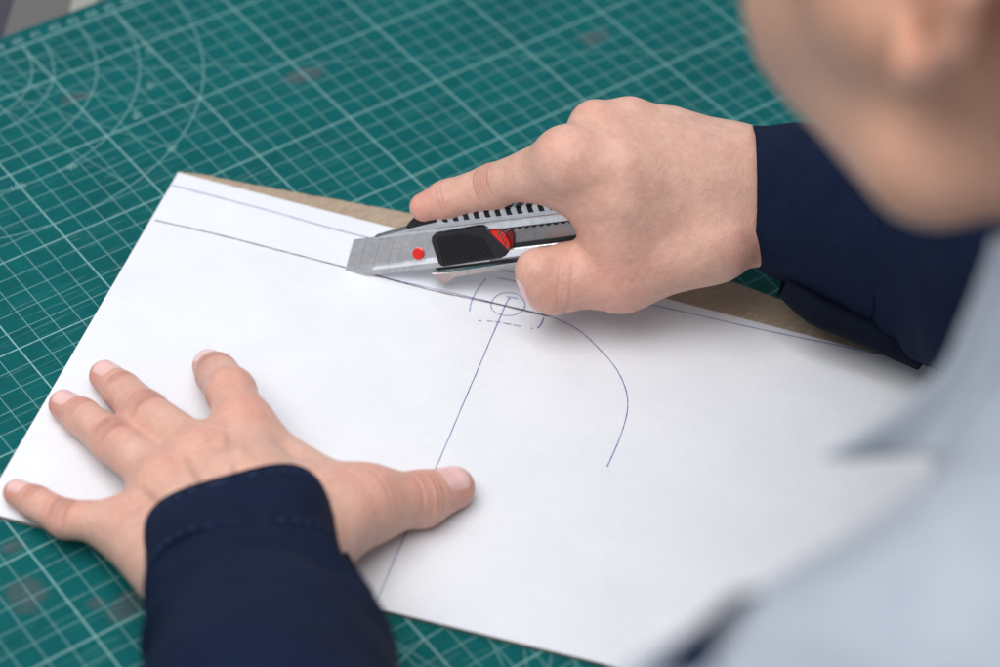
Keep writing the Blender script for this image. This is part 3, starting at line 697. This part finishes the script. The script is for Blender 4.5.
for f_ in ('index', 'middle', 'ring'): ve.append(([LH[f_][0]+UP*1.0, LH[f_][0]*.45+cw*.55+UP*1.5], .26, .06))
LV, Lc = detail(LV, LQ, fe, to, ve)
def relax(V, Q, w, n):
    E_ = np.concatenate([Q[:, [0, 1]], Q[:, [1, 2]], Q[:, [2, 3]], Q[:, [3, 0]]]); i_, j_ = E_[:, 0], E_[:, 1]
    dg = np.maximum(np.bincount(i_, minlength=len(V))+np.bincount(j_, minlength=len(V)), 1)
    for _ in range(n):
        m_ = np.stack([np.bincount(i_, V[j_, a], len(V))+np.bincount(j_, V[i_, a], len(V)) for a in range(3)], 1)/dg[:, None]
        V = V+w[:, None]*(m_-V)
    return V
def px_of(V): Y = (V-CAM)@RM.T; return 500+FPX*Y[:, 0]/Y[:, 2], 333.5+FPX*Y[:, 1]/Y[:, 2], Y[:, 2]
sst = lambda x, a, b: (lambda t: t*t*(3-2*t))(np.clip((x-a)/(b-a), 0, 1))
bk = lambda c, r_: 1-sst(np.linalg.norm(V0-c, axis=1), r_*.55, r_)
V0 = RV.copy(); wt = np.clip(np.maximum.reduce([bk(qa*.5+qb*.5, 3.0), bk(qb, 3.2), bk(qe, 2.9), bk(wc*.7+Rwr*.3, 3.4), bk(qc, 1.7), bk(qd, 1.6)]), 0, 1)
for k_, r_ in ((RH['index'][0], 1.6), (RH['middle'][0], 1.3), (RH['ring'][0], 1.2)): wt *= sst(np.linalg.norm(V0-k_, axis=1), r_*.6, r_*1.5)
RV = relax(RV, RQ, wt*.75, 620)
fe, to = [], []
ixu = unit(np.array([0, 0, 1.])+.5*unit(CAM-RH['index'][1]))
J, r = RH['index'], RR['index']
fe += joint_creases(J, r, ixu, [(1, (-.42, -.25, -.08, .12, .30), .04), (2, (-.1, .08), .022)], .95)
to += [(J[3], 1.5, 0, .62), (J[2]+UP*-.3, 1.0, 0, .4), (J[1]+ixu*.8, .75, 1, .25), (J[0]+ixu*.9, 1.1, 0, .25), (RH['middle'][0]+UP*.6, 1.0, 0, .3), (at(742, 245, 5), 1.2, 0, .35)]
J, r = RH['thumb'], RR['thumb']
cv = unit(CAM-J[2])
fe += joint_creases(J, r, cv, [(2, (-.42, .1), .011)], 1.0)
dn = unit(RM[1]*1.0)
for q in range(5):                             # short pleats under the ball of the thumb
    c = at(566+q*q*4+q*11, 304+(q*7 % 4), 2.2); fe.append((c, unit(RM[0]+.2*rng.normal()*RM[1]), unit(-RM[2]*.6+RM[1]*.8), .06, .7, .022))
to += [(J[2]+cv*.7, 1.0, 0, .45), (J[3]+cv*.4, .75, 0, .3), (J[1]+cv*.9, 1.6, 0, .42), (at(600, 270, 4), 2.0, 0, .35)]
RV, Rc = detail(RV, RQ, fe, to, [([RH['index'][0]+UP*.9, at(690, 150, 8)], .35, .05), ([RH['middle'][0]+UP*.8, at(700, 135, 8)], .25, .05)])
to = [(EAR+HL*1.5, 3.2, 0, .7), (H_(6, 3.5, -2), 3.0, 0, .45), (HO, 15, 1, .75)]
BV, Bc = detail(BV, BQ, [], to)

person = empty('person', (5, -70, -.35)); tag(person, 'person in a pale grey shirt with navy sleeves leaning over the table to cut paper', 'person')
V = np.concatenate([LV, RV, BV]); Q = np.concatenate([LQ, RQ+len(LV), BQ+len(LV)+len(RV)]); C_ = np.concatenate([Lc, Rc, Bc])
me = mesh_quads('body', V, Q)
if len(me.vertices) == len(C_):
    at_ = me.color_attributes.new('tone', 'FLOAT_COLOR', 'POINT'); at_.data.foreach_set('color', C_.astype(np.float32).ravel())
bm = bmesh.new(); bm.from_mesh(me)
def loops_near(p, R_=8):
    p = Vector(p*S); return [e for e in bm.edges if e.is_boundary and (e.verts[0].co-p).length < R_*S]
for p in (Lfore+la*.7, Rfore+ra_*.7):          # join each hand to its arm inside the sleeve
    es = loops_near(p)
    try: bmesh.ops.bridge_loops(bm, edges=es)
    except Exception as ex: print('bridge failed', ex, len(es))
bmesh.ops.recalc_face_normals(bm, faces=bm.faces[:])
bm.to_mesh(me); bm.free()
body = link('body', me, MT['skin'], person, smooth=True)

# fingernails laid on the finished surface -------------------------------------
def nail(f, tip, back, up, wid, ln, off=.0, rough=0, lift=.022):
    d = unit(tip-back); u = unit(up-d*(up@d)); s_ = np.cross(u, d)
    n_, m_ = 15, 13; P0 = np.zeros((n_, m_, 3)); inset = np.zeros((n_, m_))
    for i in range(n_):
        for j in range(m_):
            a = i/(n_-1); b_ = (j/(m_-1))*2-1
            w_ = wid*.5*(1-.10*(1-a)**2)*(1-.55*max(0, (a-.72)/.28)**2.2)*(1-.35*max(0, (.16-a)/.16)**2)
            P0[i, j] = tip+d*(off+ln*(a-1))+s_*(b_*w_)+u*1.6
            rim = min(1, (1-abs(b_))*5, a*7+.0, (1-a)*9+.6); inset[i, j] = rim
    P = P0.reshape(-1, 3).copy()
    for _ in range(40): P -= u*np.clip(f(P), -.2, .4)[:, None]*.8
    P = P.reshape(n_, m_, 3)+u*(lift*1.5*inset[..., None]-.012)
    o = link('fingernail', mesh_np('fingernail', P.reshape(-1, 3), grid_faces(n_, m_)), [MT['nail'], MT['nailtip']], person, smooth=True)
    for k_, p_ in enumerate(o.data.polygons):
        if k_//(m_-1) >= n_-2: p_.material_index = 1
    return o
for f_, w_, l_, off in (('middle', 1.04, 1.08, .30), ('ring', 1.0, 1.05, .30), ('pinky', .78, .85, .25)):
    nail(lh, LH[f_][3], LH[f_][2], UP+np.array([0, .12, 0]), w_, l_, off)
nail(lh, LH['index'][3], LH['index'][2], unit([-.1, .75, .65]), 1.0, 1.0, .22)
nail(lh, LH['thumb'][3], LH['thumb'][2], unit(np.array([-.05, -.12, 1])), 1.36, 1.3, .38)
tn = unit(-RM[0]*1.0+RM[1]*.25-RM[2]*.15)
nail(rh, RH['thumb'][3], RH['thumb'][2], tn, 1.2, 1.25, .42)
nail(rh, RH['index'][3], RH['index'][2], unit(UP*.5+.9*RM[2]), .9, .95, .25)

# hair -------------------------------------------------------------------------
hr = Sdf(); hr.add([(H_(0, -2.8, 4.4), H_(0, 2.6, 4.9), 7.6, 7.2), (H_(0, -5.0, 1.2), H_(0, -3.0, 1), 6.9, 6.4), (H_(0, -5.2, -3), H_(0, -4.4, 0), 5.4, 6.4)], 1.5, 1)
hr.add([(H_(6.0, -4.3, 2.2), H_(5.6, -4.4, -3.0), 1.3, .8)], .4, 1.0)  # lock added behind the ear to imitate its dark shaded crease
hr.add([(H_(6.4, 1.9, 2.0), H_(6.9, 1.3, .2), 1.0, .45), (H_(-6.4, 1.9, 2.0), H_(-6.9, 1.3, .2), 1.0, .45)], .4, 1.0)
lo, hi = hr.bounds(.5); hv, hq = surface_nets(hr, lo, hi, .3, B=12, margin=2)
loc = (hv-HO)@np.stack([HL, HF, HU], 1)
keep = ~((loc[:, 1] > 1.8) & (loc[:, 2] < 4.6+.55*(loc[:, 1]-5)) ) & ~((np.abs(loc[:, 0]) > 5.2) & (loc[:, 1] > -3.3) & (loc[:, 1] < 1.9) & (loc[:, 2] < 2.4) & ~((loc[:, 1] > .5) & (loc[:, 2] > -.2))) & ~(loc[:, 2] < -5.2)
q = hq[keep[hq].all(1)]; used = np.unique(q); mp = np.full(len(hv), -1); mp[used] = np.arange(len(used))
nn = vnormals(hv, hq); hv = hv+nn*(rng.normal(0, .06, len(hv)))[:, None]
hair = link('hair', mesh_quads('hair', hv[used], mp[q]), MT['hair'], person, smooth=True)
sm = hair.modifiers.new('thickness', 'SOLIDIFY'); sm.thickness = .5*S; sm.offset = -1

# ------------------------------------------------------------------ clothes
def ring_tube(name, stations, m, parent, nth=120, sub=10, fold=None, thick=.16, a0=0, a1=2*math.pi, close=True):
    """stations: (centre, across vector, up vector, squareness); sweeps a soft tube through them"""
    K = np.array([np.concatenate([c, x, y, [e]]) for c, x, y, e in stations]); K = catmull(K, sub)
    th = np.linspace(a0, a1, nth+(0 if close else 1), endpoint=not close); V = np.zeros((len(K), len(th), 3))
    for i, k in enumerate(K):
        c, x, y, e = k[:3], k[3:6], k[6:9], k[9]
        ct, st = np.cos(th), np.sin(th); ct, st = np.sign(ct)*np.abs(ct)**e, np.sign(st)*np.abs(st)**e
        P = c+ct[:, None]*x+st[:, None]*y
        if fold is not None:
            o_ = P-c; o_ /= np.linalg.norm(o_, axis=1)[:, None]; P = P+o_*fold(i/sub, th)[:, None]
        V[i] = P
    o = link(name, mesh_np(name, V.reshape(-1, 3), grid_faces(len(K), len(th), close)), m, parent, smooth=True)
    sm = o.modifiers.new('thickness', 'SOLIDIFY'); sm.thickness = thick*S; sm.offset = -1
    return o, V
def stitches(V, row, parent, off=.012, step=3, j0=0, j1=None):
    bm = bmesh.new(); R_ = V[row]; n = len(R_); c = R_.mean(0)
    for j in range(j0, j1 or n, step):
        p, q = R_[j], R_[(j+1) % n]*.55+R_[(j+2) % n]*.45; u = unit(p-c); d = unit(q-p); s_ = np.cross(u, d)
        vs = [p+u*off+s_*.03, p+u*off-s_*.03, q+u*off-s_*.03, q+u*off+s_*.03]; m_ = (p+q)/2+u*(off+.03)
        v = [bm.verts.new(x) for x in vs]; t_ = bm.verts.new(m_)
        for k in range(4): bm.faces.new((v[k], v[(k+1) % 4], t_))
    return link('stitching', bm_to(bm, 'stitching'), MT['thread'], parent)
def fold_fn(seed, amp, k=5):
    r_ = np.random.default_rng(seed); pr_ = [(r_.integers(1, 7), r_.uniform(.4, 2.2), r_.uniform(0, 6.3), r_.uniform(.3, 1)) for _ in range(k)]
    def f(s_, th):
        out = np.zeros_like(th)
        for n_, w_, ph, a_ in pr_: out += a_*(np.sin(n_*th+w_*s_*2+ph)*np.sin(w_*s_*1.3+ph*2)+.5*(1-2*np.abs(np.sin(.5*n_*th+w_*s_*3.1+ph*3)))*np.sin(s_*2.1+ph))
        return amp*out*min(1, .25+s_*.4)
    return f
# left sleeve: frame from the forearm
fa = unit(Lfore-Lwr); sx_ = unit(np.cross(fa, UP)); sx_ = sx_ if sx_ @ RM[0] > 0 else -sx_; uy = np.cross(sx_, fa); uy = uy if uy[2] > 0 else -uy
Lc0 = at(243, 545, 3.4); Lc1 = at(246, 590, 4.3); Lc2 = at(262, 640, 5.8); Lc3 = at(270, 720, 8.2)
tiltv = unit(uy*.9+fa*.25)
sxt, uyt = unit(sx_+uy*.16), unit(uy-sx_*.16)
le = [(Lc0, sxt*3.5, unit(uyt+fa*-.28)*2.7, .58), (Lc1-fa*.3, sx_*3.5, uy*2.9, .68), (Lc1+fa*.5, sx_*3.55, uy*2.95, .7)]
cuffL, CV = ring_tube('cuff', le, MT['navy'], person, fold=fold_fn(3, .09), thick=.2)
stl = [(Lc1+fa*.35, sx_*3.42, uy*2.82, .72), (Lc1+fa*1.3, sx_*3.75, uy*3.15, .9), (Lc2, sx_*3.95, uy*3.4, .95), (Lc3, sx_*4.4, uy*4.2, 1), (Lc3*.5+Lel*.5, sx_*4.9, uy*4.7, 1), (Lel+la*1, sx_*5.2, uy*5.0, 1)]
ua = unit(Lsh-Lel); ux2 = unit(np.cross(ua, UP)); ux2 = ux2 if ux2 @ sx_ > 0 else -ux2; uy2 = np.cross(ux2, ua); uy2 = uy2 if uy2 @ uy > 0 else -uy2
stl += [(Lel+ua*5+la*1.5, ux2*5.6, uy2*5.4, 1), (Lel*.4+Lsh*.6, ux2*6.0, uy2*5.8, 1), (Lsh+ua*1.2, ux2*6.4, uy2*6.1, 1)]
slL, SV = ring_tube('sleeve', stl, MT['navy'], person, fold=fold_fn(11, .26), thick=.18)
cuffL.parent = slL; cuffL.matrix_parent_inverse = Matrix()
stitches(CV, 2, cuffL); stitches(CV, 15, cuffL)
# buttoned placket lying under the wrist
pl0, pl1 = at(347, 566, 2.4), at(386, 690, 4.4)
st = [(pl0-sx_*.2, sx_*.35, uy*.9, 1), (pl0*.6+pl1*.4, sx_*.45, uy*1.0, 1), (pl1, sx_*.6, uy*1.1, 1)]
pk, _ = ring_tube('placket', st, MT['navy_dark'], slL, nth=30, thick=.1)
# right sleeve
ra0 = unit(Rfore-Rwr); tocam = unit(CAM-Rwr); ry = unit(-RM[1]-ra0*(-RM[1]@ra0)); rx = np.cross(ra0, ry); rx = rx if rx @ tocam > 0 else -rx
dW = proj(Rwr)[2]; Rc0 = deep(752, 196, dW); Rc1 = deep(806, 210, dW-.5); Rc2 = deep(868, 226, dW-1.1); Rc3 = Rfore+unit(Rel-Rfore)*3.0
vx, vy = -RM[2], -RM[1]
re_ = [(Rc0, vx*2.7, vy*2.72, .9), (Rc1, vx*3.1, vy*3.35, .9), (Rc2, vx*3.4, vy*4.0, .92)]
cuffR, CV2 = ring_tube('cuff', re_, MT['navy'], person, fold=fold_fn(5, .12), thick=.2)
str_ = [(Rc2-ra0*.35, vx*3.3, vy*3.85, .95), (Rc2+ra0*.9, vx*4.1, vy*4.4, 1), (Rc3, rx*4.6, ry*4.5, 1), (Rfore+ra_*7, rx*4.4, ry*4.6, 1), (Rfore+ra_*12, rx*4.6, ry*4.7, 1), (Rel+ra_*-3, rx*4.8, ry*4.8, 1), (Rel+ra_*1, rx*5.2, ry*5.2, 1)]
ub = unit(Rsh-Rel); bx2 = unit(np.cross(ub, UP)); bx2 = bx2 if bx2 @ rx > 0 else -bx2; by2 = np.cross(bx2, ub); by2 = by2 if by2 @ ry > 0 else -by2
str_ += [(Rel+ub*5+ra_*1.5, bx2*5.6, by2*5.4, 1), (Rel*.4+Rsh*.6, bx2*6.0, by2*5.8, 1), (Rsh-ub*1, bx2*6.3, by2*6.0, 1)]
pq = [deep(783, 284, dW-.8), deep(816, 309, dW-1.2), deep(868, 330, dW-1.6), deep(922, 358, dW-1.8)]
slR, SV2 = ring_tube('sleeve', str_, MT['navy'], person, fold=fold_fn(21, .26), thick=.18)
cuffR.parent = slR; cuffR.matrix_parent_inverse = Matrix()
stitches(CV2, 1, cuffR); stitches(CV2, 16, cuffR)
st = [(p_, RM[2]*.9, -RM[1]*h_+RM[0]*h_*.4, 1) for p_, h_ in zip(pq, (.5, .62, .66, .5))]
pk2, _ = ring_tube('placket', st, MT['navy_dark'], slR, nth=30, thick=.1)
# shirt: trunk and shoulders
sh = Sdf(); mid = (Lsh+Rsh)/2
sh.add([(deep(1046, 500, 63), deep(1130, 470, 63), 2.3, 3.6), (deep(1120, 470, 63), nb-HU*3, 3.6, 4.0)], 2.5, 2.5)
sh.add([(nb-HU*1.6-HF*1.5, mid+[0, -1, -2], 5.2, 8.0), (Lsh+[-.1, 0, -.1], Rsh-[1.5, 0, 0], 6.6, 6.6), (nb-HU*2.6-HF*1+HL*2+RM[1]*2.3, Lsh+[3.5, -1, 0]+RM[1]*1.3, 4.2, 5.4), (nb-HU*2.2-HF*1-HL*2, Rsh+[-3, -1, 1], 4.4, 5.6),
        (mid+[-6, -2, -6], mid+[-4, -12, -42], 10.2, 9.8), (mid+[6, -2, -6], mid+[4, -12, -42], 10.2, 9.8)], 3, 3)
lo, hi = sh.bounds(.6); tv, tq = surface_nets(sh, lo, hi, .42, B=12, margin=4)
tn_ = vnormals(tv, tq)
w_ = sum(np.sin(tv@unit(rng.normal(size=3))*f_+p_)*a_ for f_, p_, a_ in ((.55, .3, .34), (.8, 1.9, .30), (1.1, 4, .22), (.4, 2, .3), (1.6, 1, .10)))
tv = tv+tn_*w_[:, None]
shirt = link('shirt', mesh_quads('shirt', tv, tq), MT['grey'], person, smooth=True)
# collar: stand and folded-over flap with a point at the front left
fold_ = [[(994, 238, 63.4), (964, 318, 64.1), (928, 384, 64.5), (826, 458, 64.2)],
         [(1050, 238, 63.2), (1015, 330, 63.7), (985, 405, 64.2), (930, 455, 64.7)],
         [(1130, 270, 61.2), (1095, 350, 60.4), (1060, 420, 60.2), (1030, 470, 60.6)],
         [(1240, 340, 58.6), (1210, 410, 56.8), (1180, 470, 56.2), (1150, 520, 56.2)],
         [(1330, 420, 58.0), (1330, 480, 56.0), (1330, 540, 55.2), (1330, 590, 55.2)]]
rows = [catmull([deep(*q) for q in r_], 8) for r_ in fold_]; m_ = len(rows[0])
V = np.stack([catmull([r_[j] for r_ in rows], 8) for j in range(m_)], 1); n_ = V.shape[0]
collar = link('collar', mesh_np('collar', V.reshape(-1, 3), grid_faces(n_, m_)), MT['grey'], shirt, smooth=True)
sm = collar.modifiers.new('thickness', 'SOLIDIFY'); sm.thickness = .25*S; sm.offset = 0

# ------------------------------------------------------------------ light
w = bpy.data.worlds.new('World'); SC.world = w; w.use_nodes = True
nt = w.node_tree; bg = nt.nodes['Background']
tc = nt.nodes.new('ShaderNodeTexCoord'); sp = N(nt, 'ShaderNodeSeparateXYZ'); L(nt, tc.outputs['Generated'], sp.inputs[0])
L(nt, ramp(nt, Mth(nt, 'ADD', Mth(nt, 'MULTIPLY', sp.outputs[2], .5), .5), [(.0, (.22, .22, .22)), (.42, (.60, .61, .63)), (.60, (.66, .69, .74)), (1, (.76, .80, .88))]), bg.inputs[0]); bg.inputs[1].default_value = .68
def lamp(name, loc, target, size, energy, col):
    l = bpy.data.lights.new(name, 'AREA'); l.shape = 'RECTANGLE'; l.size = size[0]*S; l.size_y = size[1]*S; l.energy = energy; l.color = col
    o = bpy.data.objects.new(name, l); COL.objects.link(o); o.location = tuple(np.array(loc)*S)
    o.rotation_euler = (Vector(target)-Vector(loc)).to_track_quat('-Z', 'Y').to_euler(); return o
lamp('softbox_lamp', (-50, -35, 165), (0, -25, 0), (150, 130), 30, (1, .985, .965))
SC.view_settings.view_transform = 'Standard'; SC.view_settings.look = 'None'; SC.view_settings.exposure = 0; SC.view_settings.gamma = 1
SC.render.engine = 'CYCLES'; SC.cycles.caustics_reflective = True; SC.cycles.blur_glossy = .2
